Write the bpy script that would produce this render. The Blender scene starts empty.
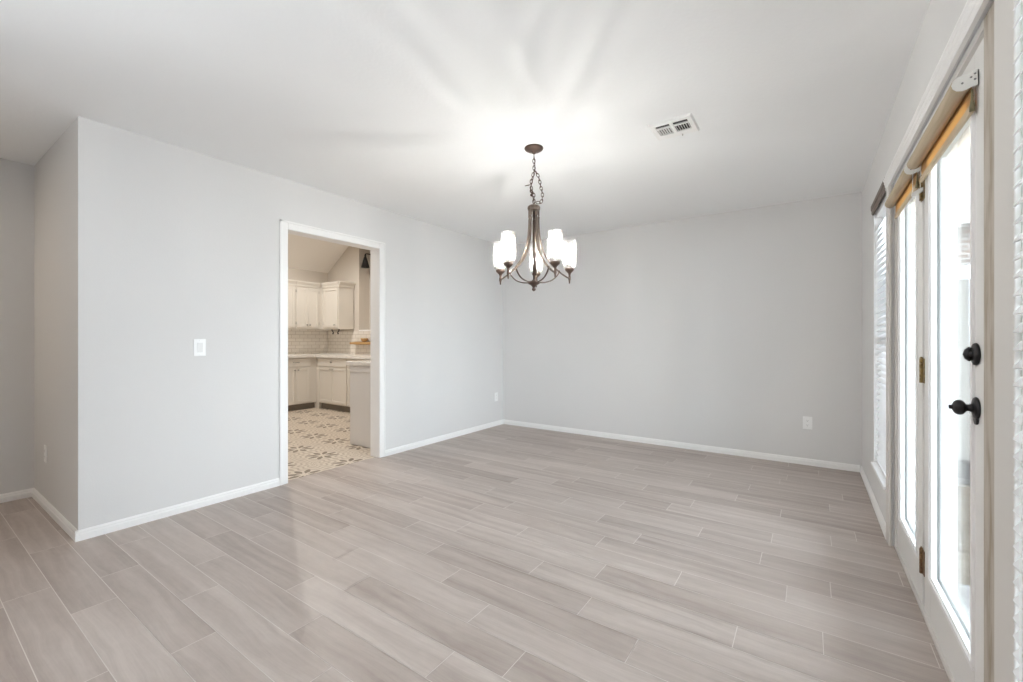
import bpy, bmesh, math, random
from mathutils import Vector, Matrix
random.seed(7)
C = bpy.context.scene.collection
SC = bpy.context.scene
PI = math.pi

# ---------------------------------------------------------------- camera
CAMH = 1.157
cam_d = bpy.data.cameras.new('camera')
cam_d.sensor_width = 36.0
cam_d.lens = 433.0 / 1023.0 * 36.0
cam_d.shift_y = -1.7 / 1023.0
cam_d.clip_start = 0.02
cam = bpy.data.objects.new('camera', cam_d)
C.objects.link(cam)
cam.location = (0, 0, CAMH)
cam.rotation_euler = (PI/2, 0, math.radians(34.5))
SC.camera = cam

# ---------------------------------------------------------------- world, exposure
SC.view_settings.view_transform = 'Standard'
SC.view_settings.look = 'None'
SC.view_settings.gamma = 1.0
SC.view_settings.use_curve_mapping = False
SC.view_settings.exposure = 0.56
W = bpy.data.worlds.new('sky'); SC.world = W
W.use_nodes = True
bg = W.node_tree.nodes['Background']
bg.inputs[0].default_value = (0.80, 0.895, 1.0, 1)
SKY = 13.0
bg.inputs[1].default_value = SKY
SC.cycles.max_bounces = 14
SC.cycles.diffuse_bounces = 8
SC.cycles.transparent_max_bounces = 24
SC.cycles.caustics_reflective = False
SC.cycles.caustics_refractive = False
SC.cycles.sample_clamp_indirect = 6.0

def area_light(name, loc, rot, sx, sy, power, col=(1, 1, 1), portal=False):
    l = bpy.data.lights.new(name, 'AREA'); l.shape = 'RECTANGLE'; l.size = sx; l.size_y = sy
    l.energy = power; l.color = col
    o = bpy.data.objects.new(name, l); C.objects.link(o)
    o.location = loc; o.rotation_euler = rot
    if portal: l.cycles.is_portal = True
    return o

# daylight portal at the french doors, then added lamps behind the camera
DAY = (0.84, 0.93, 1.0)
area_light('sky_portal_doors', (0.53, 2.46, 1.10), (0, PI/2, 0), 1.85, 1.5, 1, DAY, True)
area_light('added_uplight', (-1.2, -0.75, 1.10), (PI, 0, 0), 0.8, 0.8, 21, (0.84, 0.93, 1.0))  # unseen uplight without a fixture, added to brighten the ceiling
def point_light(name, loc, power, col, r):
    l = bpy.data.lights.new(name, 'POINT'); l.energy = power; l.color = col; l.shadow_soft_size = r
    o = bpy.data.objects.new(name, l); C.objects.link(o); o.location = loc
FILL = 11
for lx in (-1.0, -0.1): point_light('added_fill_point', (lx, -2.0, 2.2), FILL, (0.91, 0.955, 1.0), 0.15)  # unseen lamps added behind the camera as fill light
area_light('added_niche_light', (-4.45, -0.75, 2.34), (0, 0, 0), 0.25, 0.25, 7.4, (1.0, 0.86, 0.70))  # unseen warm lamp added to lift the niche wall

# ---------------------------------------------------------------- helpers
def children(o): return [c for c in bpy.data.objects if c.parent == o]

def world_loc(o):
    v = Vector((0, 0, 0))
    while o is not None:
        v = v + o.location; o = o.parent
    return v

class MB:
    """collects shapes and links them as ONE mesh object"""
    def __init__(s): s.bm = bmesh.new()
    def box(s, a, b, bev=0.0, mi=0, seg=1):
        t = bmesh.new()
        bmesh.ops.create_cube(t, size=1.0)
        for v in t.verts:
            v.co = Vector([(a[i]+b[i])/2 + v.co[i]*(b[i]-a[i]) for i in range(3)])
        if bev > 0:
            bmesh.ops.bevel(t, geom=list(t.edges), offset=bev, segments=seg, affect='EDGES', profile=0.5)
        for f in t.faces: f.material_index = mi
        s._merge(t); return s
    def _merge(s, t, M=None, smooth=None):
        m = bpy.data.meshes.new('tmp')
        if M is not None: bmesh.ops.transform(t, matrix=M, verts=t.verts)
        bmesh.ops.recalc_face_normals(t, faces=t.faces)
        if smooth is not None:
            for f in t.faces: f.smooth = smooth
        t.to_mesh(m); t.free(); s.bm.from_mesh(m); bpy.data.meshes.remove(m)
    def prism(s, pts, axis, a, b, mi=0, bev=0):
        """polygon pts (2D) extruded along axis from a to b; 2D order: axis x->(y,z), y->(x,z), z->(x,y)"""
        t = bmesh.new()
        def P(p, k):
            return {'x': (k, p[0], p[1]), 'y': (p[0], k, p[1]), 'z': (p[0], p[1], k)}[axis]
        va = [t.verts.new(P(p, a)) for p in pts]; vb = [t.verts.new(P(p, b)) for p in pts]
        t.faces.new(va); t.faces.new(vb[::-1])
        n = len(pts)
        for i in range(n): t.faces.new((va[i], va[(i+1) % n], vb[(i+1) % n], vb[i]))
        for f in t.faces: f.material_index = mi
        if bev: bmesh.ops.bevel(t, geom=list(t.edges), offset=bev, segments=1, affect='EDGES', profile=0.5)
        s._merge(t); return s
    def lathe(s, prof, M=None, n=24, mi=0, closed=False):
        """prof [(r,z)] around z; r=0 makes a pole"""
        t = bmesh.new(); rings = []
        for r, z in prof:
            if r < 1e-6: rings.append([t.verts.new((0, 0, z))])
            else: rings.append([t.verts.new((r*math.cos(2*PI*k/n), r*math.sin(2*PI*k/n), z)) for k in range(n)])
        pr = list(zip(rings, rings[1:])) + ([(rings[-1], rings[0])] if closed else [])
        for A, B in pr:
            if len(A) == 1 and len(B) == 1: continue
            for k in range(n):
                k2 = (k+1) % n
                if len(A) == 1: t.faces.new((A[0], B[k], B[k2]))
                elif len(B) == 1: t.faces.new((A[k], A[k2], B[0]))
                else: t.faces.new((A[k], A[k2], B[k2], B[k]))
        for f in t.faces: f.material_index = mi
        s._merge(t, M, True); return s
    def tube(s, pts, r, n=8, closed=False, flat=None, mi=0, up=(0, 0, 1)):
        """swept tube; r number or list; flat=(a,b) elliptical factors"""
        pts = [Vector(p) for p in pts]; t = bmesh.new(); rings = []
        N = len(pts); up = Vector(up)
        for i, p in enumerate(pts):
            if closed: d = pts[(i+1) % N] - pts[i-1]
            else: d = pts[min(i+1, N-1)] - pts[max(i-1, 0)]
            d.normalize()
            u = up.cross(d)
            if u.length < 1e-3: u = Vector((1, 0, 0)).cross(d)
            if u.length < 1e-3: u = Vector((0, 1, 0)).cross(d)
            u.normalize(); w = d.cross(u)
            rr = r[i] if isinstance(r, (list, tuple)) else r
            fa, fb = flat if flat else (1, 1)
            rings.append([t.verts.new(p + u*(rr*fa*math.cos(2*PI*k/n)) + w*(rr*fb*math.sin(2*PI*k/n))) for k in range(n)])
        for i in range(N if closed else N-1):
            A, B = rings[i], rings[(i+1) % N]
            for k in range(n): t.faces.new((A[k], A[(k+1) % n], B[(k+1) % n], B[k]))
        if not closed:
            t.faces.new(rings[0][::-1]); t.faces.new(rings[-1])
        for f in t.faces: f.material_index = mi
        s._merge(t, None, True); return s
    def cyl(s, p0, p1, r, n=16, mi=0): return s.tube([p0, p1], r, n, mi=mi)
    def build(s, name, mat, parent=None, loc=None):
        me = bpy.data.meshes.new(name)
        off = world_loc(parent) if parent else Vector(loc or (0, 0, 0))
        bmesh.ops.translate(s.bm, verts=s.bm.verts, vec=-off)
        s.bm.to_mesh(me); s.bm.free()
        o = bpy.data.objects.new(name, me); C.objects.link(o)
        for m in (mat if isinstance(mat, (list, tuple)) else [mat]): me.materials.append(m)
        if parent: o.parent = parent
        elif loc: o.location = loc
        return o

def tag(o, label=None, cat=None, group=None, kind=None):
    if label: o['label'] = label
    if cat: o['category'] = cat
    if group: o['group'] = group
    if kind: o['kind'] = kind
    return o

def thing(name, loc, label, cat, group=None, kind=None):
    o = bpy.data.objects.new(name, None); C.objects.link(o); o.location = loc
    o.empty_display_size = 0.1
    return tag(o, label, cat, group, kind)

def copy_tree(o, parent=None):
    c = o.copy(); C.objects.link(c)
    if parent: c.parent = parent
    for ch in children(o): copy_tree(ch, c)
    return c

def bez(pts, n=10):
    """Catmull-Rom through pts"""
    P = [Vector(p) for p in pts]; P = [P[0]*2-P[1]] + P + [P[-1]*2-P[-2]]; out = []
    for i in range(1, len(P)-2):
        for k in range(n):
            t = k/n; a, b, c, d = P[i-1], P[i], P[i+1], P[i+2]
            out.append(0.5*((2*b) + (c-a)*t + (2*a-5*b+4*c-d)*t*t + (3*b-a-3*c+d)*t**3))
    out.append(P[-2]); return out

# ---------------------------------------------------------------- materials
def mat(name, col, rough=0.5, metal=0.0, spec=0.5, emit=None, bump=None, var=None):
    m = bpy.data.materials.new(name); m.use_nodes = True
    nt = m.node_tree; b = nt.nodes['Principled BSDF']
    b.inputs['Base Color'].default_value = (*col, 1)
    b.inputs['Roughness'].default_value = rough
    b.inputs['Metallic'].default_value = metal
    b.inputs['Specular IOR Level'].default_value = spec
    if emit:
        b.inputs['Emission Color'].default_value = (*emit[0], 1); b.inputs['Emission Strength'].default_value = emit[1]
    if bump or var:
        tc = nt.nodes.new('ShaderNodeTexCoord')
    if bump:   # (scale, strength)
        nz = nt.nodes.new('ShaderNodeTexNoise'); nz.inputs['Scale'].default_value = bump[0]; nz.inputs['Detail'].default_value = 3
        nt.links.new(tc.outputs['Object'], nz.inputs['Vector'])
        bp = nt.nodes.new('ShaderNodeBump'); bp.inputs['Strength'].default_value = bump[1]; bp.inputs['Distance'].default_value = 0.004
        nt.links.new(nz.outputs['Fac'], bp.inputs['Height']); nt.links.new(bp.outputs['Normal'], b.inputs['Normal'])
    if var:    # (scale xyz, colour2, contrast lo, hi)
        mp = nt.nodes.new('ShaderNodeMapping'); mp.inputs['Scale'].default_value = var[0]
        nt.links.new(tc.outputs['Object'], mp.inputs['Vector'])
        nz = nt.nodes.new('ShaderNodeTexNoise'); nz.inputs['Scale'].default_value = 1.0; nz.inputs['Detail'].default_value = 5
        nt.links.new(mp.outputs['Vector'], nz.inputs['Vector'])
        mr = nt.nodes.new('ShaderNodeMapRange'); mr.inputs[1].default_value = var[2]; mr.inputs[2].default_value = var[3]
        nt.links.new(nz.outputs['Fac'], mr.inputs[0])
        mx = nt.nodes.new('ShaderNodeMix'); mx.data_type = 'RGBA'
        mx.inputs[6].default_value = (*col, 1); mx.inputs[7].default_value = (*var[1], 1)
        nt.links.new(mr.outputs[0], mx.inputs[0]); nt.links.new(mx.outputs[2], b.inputs['Base Color'])
    return m

class NT:
    """tiny helper to write node maths"""
    def __init__(s, m): s.nt = m.node_tree
    def n(s, kind, **kw):
        x = s.nt.nodes.new(kind)
        for k, v in kw.items(): setattr(x, k, v)
        return x
    def set(s, sock, v):
        if isinstance(v, bpy.types.NodeSocket): s.nt.links.new(v, sock)
        else: sock.default_value = v
    def m(s, op, a, b=None, c=None):
        x = s.n('ShaderNodeMath', operation=op)
        s.set(x.inputs[0], a)
        if b is not None: s.set(x.inputs[1], b)
        if c is not None: s.set(x.inputs[2], c)
        return x.outputs[0]
    def mix(s, f, a, b):
        x = s.n('ShaderNodeMix', data_type='RGBA'); s.set(x.inputs[0], f)
        for sock, v in ((x.inputs[6], a), (x.inputs[7], b)):
            if isinstance(v, tuple): sock.default_value = (*v, 1)
            else: s.set(sock, v)
        return x.outputs[2]
    def rng(s, v, a, b, c=0.0, d=1.0):
        x = s.n('ShaderNodeMapRange'); s.set(x.inputs[0], v)
        for i, k in enumerate((a, b, c, d)): x.inputs[i+1].default_value = k
        return x.outputs[0]
    def noise(s, vec, scale, detail=4, rough=0.5, dist=0.0):
        x = s.n('ShaderNodeTexNoise'); s.set(x.inputs['Vector'], vec)
        x.inputs['Scale'].default_value = scale; x.inputs['Detail'].default_value = detail
        x.inputs['Roughness'].default_value = rough; x.inputs['Distortion'].default_value = dist
        return x.outputs['Fac']
    def xyz(s, vec):
        x = s.n('ShaderNodeSeparateXYZ'); s.set(x.inputs[0], vec); return x.outputs
    def comb(s, a, b, c):
        x = s.n('ShaderNodeCombineXYZ')
        for i, v in enumerate((a, b, c)): s.set(x.inputs[i], v)
        return x.outputs[0]

WALL = mat('wall_paint', (0.745, 0.738, 0.73), 0.75, bump=(90, 0.10))
KWALL = mat('kitchen_wall_paint', (0.62, 0.57, 0.51), 0.75, bump=(90, 0.10))
CEIL = mat('ceiling_paint', (0.92, 0.93, 0.935), 0.85, bump=(55, 0.22))
TRIM = mat('trim_white', (0.91, 0.905, 0.895), 0.38, bump=(30, 0.03))
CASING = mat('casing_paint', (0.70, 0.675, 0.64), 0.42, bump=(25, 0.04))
DOORW = mat('door_white', (0.82, 0.81, 0.79), 0.36, bump=(25, 0.04))
CAB = mat('cabinet_cream', (0.74, 0.70, 0.64), 0.4)
COUNTER = mat('counter_white', (0.83, 0.80, 0.76), 0.25, var=((14, 14, 14), (0.76, 0.73, 0.69), 0.45, 0.7))
PENIN = mat('peninsula_paint', (0.74, 0.72, 0.70), 0.45)
PLATE = mat('plate_white', (0.92, 0.92, 0.915), 0.3)
SLOT = mat('slot_grey', (0.25, 0.24, 0.23), 0.5)
BLACK = mat('black_iron', (0.025, 0.023, 0.025), 0.38, 0.6)
BRONZE = mat('brushed_bronze', (0.13, 0.10, 0.083), 0.36, 0.85, var=((60, 60, 8), (0.24, 0.195, 0.16), 0.4, 0.65))
DBRONZE = mat('dark_bronze', (0.11, 0.075, 0.06), 0.4, 0.75)
NICKEL = mat('nickel', (0.42, 0.40, 0.37), 0.3, 1.0)
BRASS = mat('aged_brass', (0.38, 0.28, 0.13), 0.4, 0.9, var=((80, 80, 80), (0.14, 0.085, 0.05), 0.45, 0.65))
RUST = mat('rusty_brass', (0.20, 0.11, 0.06), 0.55, 0.6, var=((90, 90, 90), (0.42, 0.30, 0.16), 0.5, 0.7))
TAUPE = mat('taupe_wood', (0.17, 0.125, 0.10), 0.5, var=((6, 6, 60), (0.12, 0.085, 0.066), 0.4, 0.65))
SLAT = mat('slat_white', (0.86, 0.86, 0.87), 0.35)
CORD = mat('cord_white', (0.85, 0.84, 0.80), 0.6)
ROLLF = mat('shade_fabric', (0.56, 0.46, 0.33), 0.8, var=((120, 6, 120), (0.48, 0.39, 0.27), 0.4, 0.7))
OAK = mat('oak_wood', (0.52, 0.32, 0.13), 0.45, var=((4, 40, 40), (0.36, 0.20, 0.07), 0.4, 0.7))
DIRT = mat('worn_jamb', (0.50, 0.45, 0.39), 0.7, var=((30, 30, 5), (0.34, 0.28, 0.21), 0.45, 0.68))
DARKPLATE = mat('dark_red_brown', (0.10, 0.055, 0.05), 0.8)
VENTBACK = mat('duct_dark', (0.05, 0.048, 0.045), 0.7)
KICK = mat('toe_kick', (0.22, 0.19, 0.16), 0.6)
CONC = mat('concrete', (0.34, 0.335, 0.33), 0.8, var=((3, 3, 3), (0.27, 0.265, 0.26), 0.4, 0.7))
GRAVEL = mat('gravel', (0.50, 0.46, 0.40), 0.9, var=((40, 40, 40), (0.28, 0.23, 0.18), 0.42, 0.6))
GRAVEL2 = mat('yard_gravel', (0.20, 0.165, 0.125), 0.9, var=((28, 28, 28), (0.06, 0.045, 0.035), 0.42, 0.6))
FENCE = mat('fence_boards', (0.30, 0.285, 0.26), 0.7, var=((30, 30, 2), (0.22, 0.205, 0.185), 0.4, 0.7))
SIDING = mat('house_exterior_paint', (0.80, 0.80, 0.79), 0.6)
ROOFM = mat('roof_shingle', (0.25, 0.23, 0.22), 0.9)

def shade_drop_mat():
    # woven roller fabric: sunlight passes through it, so it glows warm against the glass
    m = mat('shade_fabric_hanging', (0.50, 0.33, 0.15), 0.75)
    k = NT(m); nt = m.node_tree; b = nt.nodes['Principled BSDF']; out = nt.nodes['Material Output']
    tr = k.n('ShaderNodeBsdfTranslucent'); tr.inputs[0].default_value = (0.85, 0.58, 0.28, 1)
    mx = k.n('ShaderNodeMixShader'); mx.inputs[0].default_value = 0.45
    nt.links.new(b.outputs[0], mx.inputs[1]); nt.links.new(tr.outputs[0], mx.inputs[2]); nt.links.new(mx.outputs[0], out.inputs[0])
    return m
DROPF = shade_drop_mat()

def pane_mat():
    m = bpy.data.materials.new('window_glass'); m.use_nodes = True
    k = NT(m); nt = m.node_tree; nt.nodes.remove(nt.nodes['Principled BSDF']); out = nt.nodes['Material Output']
    t = k.n('ShaderNodeBsdfTransparent'); t.inputs[0].default_value = (0.96, 0.98, 0.975, 1)
    g = k.n('ShaderNodeBsdfGlossy'); g.inputs['Roughness'].default_value = 0.02; g.inputs[0].default_value = (1, 1, 1, 1)
    f = k.n('ShaderNodeFresnel'); f.inputs[0].default_value = 1.35
    sc = k.m('MULTIPLY', f.outputs[0], 0.7)
    mx = k.n('ShaderNodeMixShader'); nt.links.new(sc, mx.inputs[0])
    nt.links.new(t.outputs[0], mx.inputs[1]); nt.links.new(g.outputs[0], mx.inputs[2]); nt.links.new(mx.outputs[0], out.inputs[0])
    return m
PANE = pane_mat()

def seeded_glass():
    # wavy seeded glass: clear with cloudy streaks round the cylinder
    m = bpy.data.materials.new('seeded_glass'); m.use_nodes = True
    k = NT(m); nt = m.node_tree; nt.nodes.remove(nt.nodes['Principled BSDF']); out = nt.nodes['Material Output']
    tc = k.n('ShaderNodeTexCoord')
    x, y, z = k.xyz(tc.outputs['Generated'])
    th = k.m('ARCTAN2', k.m('SUBTRACT', y, 0.5), k.m('SUBTRACT', x, 0.5))
    cs = k.comb(k.m('COSINE', th), k.m('SINE', th), k.m('MULTIPLY', z, 0.12))
    st = k.noise(cs, 12.0, 1, 0.5)
    streak = k.rng(st, 0.36, 0.64, 0.20, 1.0)
    cl = k.noise(tc.outputs['Object'], 38.0, 3, 0.6)
    tcol = k.n('ShaderNodeCombineColor')
    for i in range(3): nt.links.new(k.m('MULTIPLY', streak, (0.98, 0.97, 0.95)[i]), tcol.inputs[i])
    t = k.n('ShaderNodeBsdfTransparent'); nt.links.new(tcol.outputs[0], t.inputs[0])
    d = k.n('ShaderNodeBsdfTranslucent'); d.inputs[0].default_value = (0.97, 0.96, 0.94, 1)
    g = k.n('ShaderNodeBsdfGlossy'); g.inputs['Roughness'].default_value = 0.08
    m1 = k.n('ShaderNodeMixShader'); nt.links.new(k.rng(cl, 0.35, 0.7, 0.04, 0.25), m1.inputs[0])
    nt.links.new(t.outputs[0], m1.inputs[1]); nt.links.new(d.outputs[0], m1.inputs[2])
    m2 = k.n('ShaderNodeMixShader'); lw = k.n('ShaderNodeLayerWeight'); lw.inputs[0].default_value = 0.25
    nt.links.new(k.m('MULTIPLY', lw.outputs['Facing'], 0.5), m2.inputs[0])
    nt.links.new(m1.outputs[0], m2.inputs[1]); nt.links.new(g.outputs[0], m2.inputs[2]); nt.links.new(m2.outputs[0], out.inputs[0])
    return m
SEEDED = seeded_glass()
BULB = mat('bulb_glow', (1, 0.95, 0.85), 0.4, emit=((1.0, 0.965, 0.93), 5300.0))
CANLENS = mat('downlight_lens', (1, 1, 1), 0.4, emit=((1.0, 0.92, 0.80), 12.0))

def plank_mat():
    m = mat('wood_look_plank_tile', (0.5, 0.45, 0.4), 0.42)
    k = NT(m); nt = m.node_tree; b = nt.nodes['Principled BSDF']
    tc = k.n('ShaderNodeTexCoord'); at = k.n('ShaderNodeAttribute'); at.attribute_name = 'plank'
    r, g, bl = k.xyz(at.outputs['Color'])
    x, y, z = k.xyz(tc.outputs['Object'])
    X = k.m('ADD', x, k.m('MULTIPLY', r, 37.0)); Y = k.m('ADD', y, k.m('MULTIPLY', g, 23.0))
    # slow warp so that the grain bends into long cathedral figures
    warp = k.noise(k.comb(k.m('MULTIPLY', X, 1.6), k.m('MULTIPLY', Y, 5.0), bl), 1.0, 2)
    Yw = k.m('ADD', Y, k.m('MULTIPLY', k.m('SUBTRACT', warp, 0.5), 0.10))
    fig = k.noise(k.comb(k.m('MULTIPLY', X, 0.7), k.m('MULTIPLY', Yw, 22.0), bl), 1.0, 3, 0.55)
    fine = k.noise(k.comb(k.m('MULTIPLY', X, 7.0), k.m('MULTIPLY', Yw, 160.0), bl), 1.0, 3, 0.6)
    blot = k.noise(k.comb(k.m('MULTIPLY', X, 2.2), k.m('MULTIPLY', Y, 9.0), bl), 1.0, 3, 0.5)
    tone = k.m('ADD', k.m('MULTIPLY', k.rng(fig, 0.32, 0.68), 0.44), k.m('MULTIPLY', k.rng(blot, 0.3, 0.7), 0.22))
    tone = k.m('ADD', tone, k.m('MULTIPLY', bl, 0.38))
    tone = k.m('ADD', tone, k.m('MULTIPLY', k.m('SUBTRACT', fine, 0.5), 0.50))
    mott = k.noise(k.comb(k.m('MULTIPLY', X, 14.0), k.m('MULTIPLY', Y, 34.0), bl), 1.0, 4, 0.65)
    tone = k.m('ADD', tone, k.m('MULTIPLY', k.m('SUBTRACT', mott, 0.5), 0.40))
    col = k.mix(k.rng(tone, 0.05, 0.98), (0.325, 0.265, 0.232), (0.555, 0.488, 0.447))
    nt.links.new(col, b.inputs['Base Color'])
    nt.links.new(k.rng(fine, 0.3, 0.7, 0.36, 0.5), b.inputs['Roughness'])
    bp = k.n('ShaderNodeBump'); bp.inputs['Strength'].default_value = 0.08; bp.inputs['Distance'].default_value = 0.002
    nt.links.new(fine, bp.inputs['Height']); nt.links.new(bp.outputs[0], b.inputs['Normal'])
    return m
PLANK = plank_mat()
GROUT = mat('grout_light', (0.70, 0.66, 0.62), 0.8)

def cement_tile_mat():
    m = mat('patterned_cement_tile', (0.6, 0.5, 0.4), 0.5)
    k = NT(m); nt = m.node_tree; b = nt.nodes['Principled BSDF']
    tc = k.n('ShaderNodeTexCoord'); x, y, z = k.xyz(tc.outputs['Object'])
    P = 0.44
    def cell(v, o): return k.m('SUBTRACT', k.m('FRACT', k.m('ADD', k.m('DIVIDE', k.m('SUBTRACT', v, o), P), 100.5)), 0.5)
    u, v = cell(x, -3.56), cell(y, 2.49)
    r = k.m('SQRT', k.m('ADD', k.m('MULTIPLY', u, u), k.m('MULTIPLY', v, v))); th = k.m('ARCTAN2', v, u)
    c8 = k.m('COSINE', k.m('MULTIPLY', th, 8.0)); c4 = k.m('COSINE', k.m('MULTIPLY', th, 4.0))
    outer = k.m('ADD', 0.25, k.m('MULTIPLY', c8, 0.085)); inner = k.m('ADD', 0.125, k.m('MULTIPLY', c8, -0.055))
    dark = k.m('MULTIPLY', k.m('LESS_THAN', r, outer), k.m('GREATER_THAN', r, inner))
    u2, v2 = cell(x, -3.56+P/2), cell(y, 2.49+P/2)
    r2 = k.m('SQRT', k.m('ADD', k.m('MULTIPLY', u2, u2), k.m('MULTIPLY', v2, v2))); t2 = k.m('ARCTAN2', v2, u2)
    w = k.m('SINE', k.m('ADD', k.m('MULTIPLY', r2, 52.0), k.m('MULTIPLY', k.m('COSINE', k.m('MULTIPLY', t2, 8.0)), 1.7)))
    mid = k.m('MULTIPLY', k.m('GREATER_THAN', w, 0.35), k.m('GREATER_THAN', r, 0.30))
    base = k.mix(mid, (0.64, 0.565, 0.475), (0.47, 0.39, 0.315))
    col = k.mix(dark, base, (0.22, 0.17, 0.125))
    nt.links.new(col, b.inputs['Base Color'])
    return m
CEMENT = cement_tile_mat()

def subway_mat(axis):
    m = mat('subway_tile_'+axis, (0.8, 0.76, 0.7), 0.2)
    k = NT(m); nt = m.node_tree; b = nt.nodes['Principled BSDF']
    tc = k.n('ShaderNodeTexCoord'); x, y, z = k.xyz(tc.outputs['Object'])
    br = k.n('ShaderNodeTexBrick'); nt.links.new(k.comb(x if axis == 'x' else y, z, 0.0), br.inputs['Vector'])
    br.inputs['Scale'].default_value = 1.0; br.inputs['Mortar Size'].default_value = 0.004
    br.inputs['Brick Width'].default_value = 0.15; br.inputs['Row Height'].default_value = 0.062
    br.inputs['Color1'].default_value = (0.80, 0.76, 0.70, 1); br.inputs['Color2'].default_value = (0.76, 0.72, 0.66, 1)
    br.inputs['Mortar'].default_value = (0.56, 0.51, 0.45, 1); br.inputs['Mortar Smooth'].default_value = 0.1
    nt.links.new(br.outputs['Color'], b.inputs['Base Color'])
    return m
SUBX, SUBY = subway_mat('x'), subway_mat('y')

def brick_mat():
    m = mat('house_brick', (0.4, 0.3, 0.25), 0.85)
    k = NT(m); nt = m.node_tree; b = nt.nodes['Principled BSDF']
    tc = k.n('ShaderNodeTexCoord'); x, y, z = k.xyz(tc.outputs['Object'])
    br = k.n('ShaderNodeTexBrick'); nt.links.new(k.comb(k.m('ADD', x, y), z, 0.0), br.inputs['Vector'])
    br.inputs['Scale'].default_value = 1.0; br.inputs['Mortar Size'].default_value = 0.012
    br.inputs['Brick Width'].default_value = 0.21; br.inputs['Row Height'].default_value = 0.075
    br.inputs['Color1'].default_value = (0.12, 0.078, 0.06, 1); br.inputs['Color2'].default_value = (0.09, 0.068, 0.058, 1)
    br.inputs['Mortar'].default_value = (0.20, 0.19, 0.175, 1)
    nt.links.new(br.outputs['Color'], b.inputs['Base Color'])
    return m
BRICK = brick_mat()

# ---------------------------------------------------------------- layout numbers (metres; camera at x=0,y=0)
H = 2.44
XL, XK = -3.46, -3.58          # dining and kitchen faces of the left wall
XR, XO = 0.378, 0.50           # inner and outer faces of the right wall
YB = 4.83                      # back wall
YN = 0.64                      # niche wall (faces the camera side)
XS = -4.72                     # niche side wall
YR = -4.50                     # rear wall behind the camera
DX = 0.400                     # french door faces
KX, KY = -7.45, 4.75           # kitchen walls
DY0, DY1 = 1.85, 2.75          # kitchen doorway
RIDGE_X, RIDGE_Z = -5.52, 3.69
BS = 'structure'

def struct(name, mb, m, label, cat):
    return tag(mb.build(name, m), label, cat, kind=BS)

# ---------------------------------------------------------------- floor
def build_floor():
    rows = {0.525: -3.46, 0.375: -2.918, 0.675: -2.835, 0.825: -2.29, 0.975: -2.585, 1.125: -1.083, 1.275: -0.866,
            1.43: -1.15, 1.58: -1.445, 1.73: -1.705, 1.88: -0.238, 2.03: 0.044, 2.18: -0.522, 2.335: -0.085,
            2.485: 0.082, 2.64: -0.21, 2.79: -0.538, 2.94: -0.178, 3.10: 0.104, 3.25: 0.225, 3.41: -0.155,
            3.56: -0.437, 3.72: 0.116, 4.11: -0.196}
    bm = bmesh.new(); lay = bm.loops.layers.float_color.new('plank')
    p, L, gp = 0.1507, 0.902, 0.0014
    def clipped(x0, x1, y0, y1, lim):
        return max(x0, lim[0]), min(x1, lim[1]), max(y0, lim[2]), min(y1, lim[3])
    zones = [(-3.515, XR+0.06, YN-0.02, YB+0.01), (XS-0.01, XR+0.06, YR-0.01, YN-0.02), (XS-0.01, -3.515, YN-0.02, YN+0.01)]
    # the two zones share rows, so joints run through
    for k in range(-34, 31):
        y0 = 0.45 + p*k; y1 = y0 + p; yc = (y0+y1)/2
        key = [c for c in rows if abs(c-yc) < 0.05]
        off = rows[key[0]] if key else random.random()*L
        n0 = int(math.floor((-5.2-off)/L))
        for n in range(n0, n0+8):
            x0 = off + n*L; x1 = x0 + L
            rnd = (random.random(), random.random(), random.random())
            for lim in zones:
                a, b, c, d = clipped(x0+gp, x1-gp, y0+gp, y1-gp, lim)
                if b-a < 0.003 or d-c < 0.003: continue
                f = bm.faces.new([bm.verts.new((a, c, 0)), bm.verts.new((b, c, 0)), bm.verts.new((b, d, 0)), bm.verts.new((a, d, 0))])
                for l in f.loops: l[lay] = (*rnd, 1)
    for lim in zones:
        f = bm.faces.new([bm.verts.new((lim[0], lim[2], -0.0012)), bm.verts.new((lim[1], lim[2], -0.0012)), bm.verts.new((lim[1], lim[3], -0.0012)), bm.verts.new((lim[0], lim[3], -0.0012))])
        f.material_index = 1
        t = [bm.verts.new(v) for v in ((lim[0], lim[2], -0.08), (lim[1], lim[2], -0.08), (lim[1], lim[3], -0.08), (lim[0], lim[3], -0.08))]
        f = bm.faces.new(t[::-1]); f.material_index = 1
    me = bpy.data.meshes.new('floor'); bm.to_mesh(me); bm.free()
    me.materials.append(PLANK); me.materials.append(GROUT)
    o = bpy.data.objects.new('floor', me); C.objects.link(o)
    tag(o, 'pale greige wood-look plank tile floor of the empty dining room', 'floor', kind=BS)
build_floor()
struct('floor_kitchen', MB().box((KX, 0.76, -0.08), (-3.517, KY, 0.0)), CEMENT,
       'beige kitchen floor tiles with dark star pattern beyond the doorway', 'floor')

# ---------------------------------------------------------------- walls and ceilings
w = MB()
w.box((XK, YN, 0), (XL, DY0-0.02, H)).box((XK, DY1+0.02, 0), (XL, YB, H)).box((XK, DY0-0.02, 2.06), (XL, DY1+0.02, H))
struct('wall_left', w, WALL, 'long pale grey wall with the cased kitchen doorway and light switch', 'wall')
struct('wall_niche', MB().box((XS-0.12, YN, 0), (XK, YN+0.12, H)), WALL, 'short shaded grey wall at the far left with a low outlet', 'wall')
struct('wall_side', MB().box((XS-0.12, YR, 0), (XS, YN, H)), WALL, 'shaded grey wall at the left edge of the picture', 'wall')
struct('wall_back', MB().box((XK, YB, 0), (XO, YB+0.12, H)), WALL, 'grey wall across the far end of the dining room behind the chandelier', 'wall')

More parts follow.
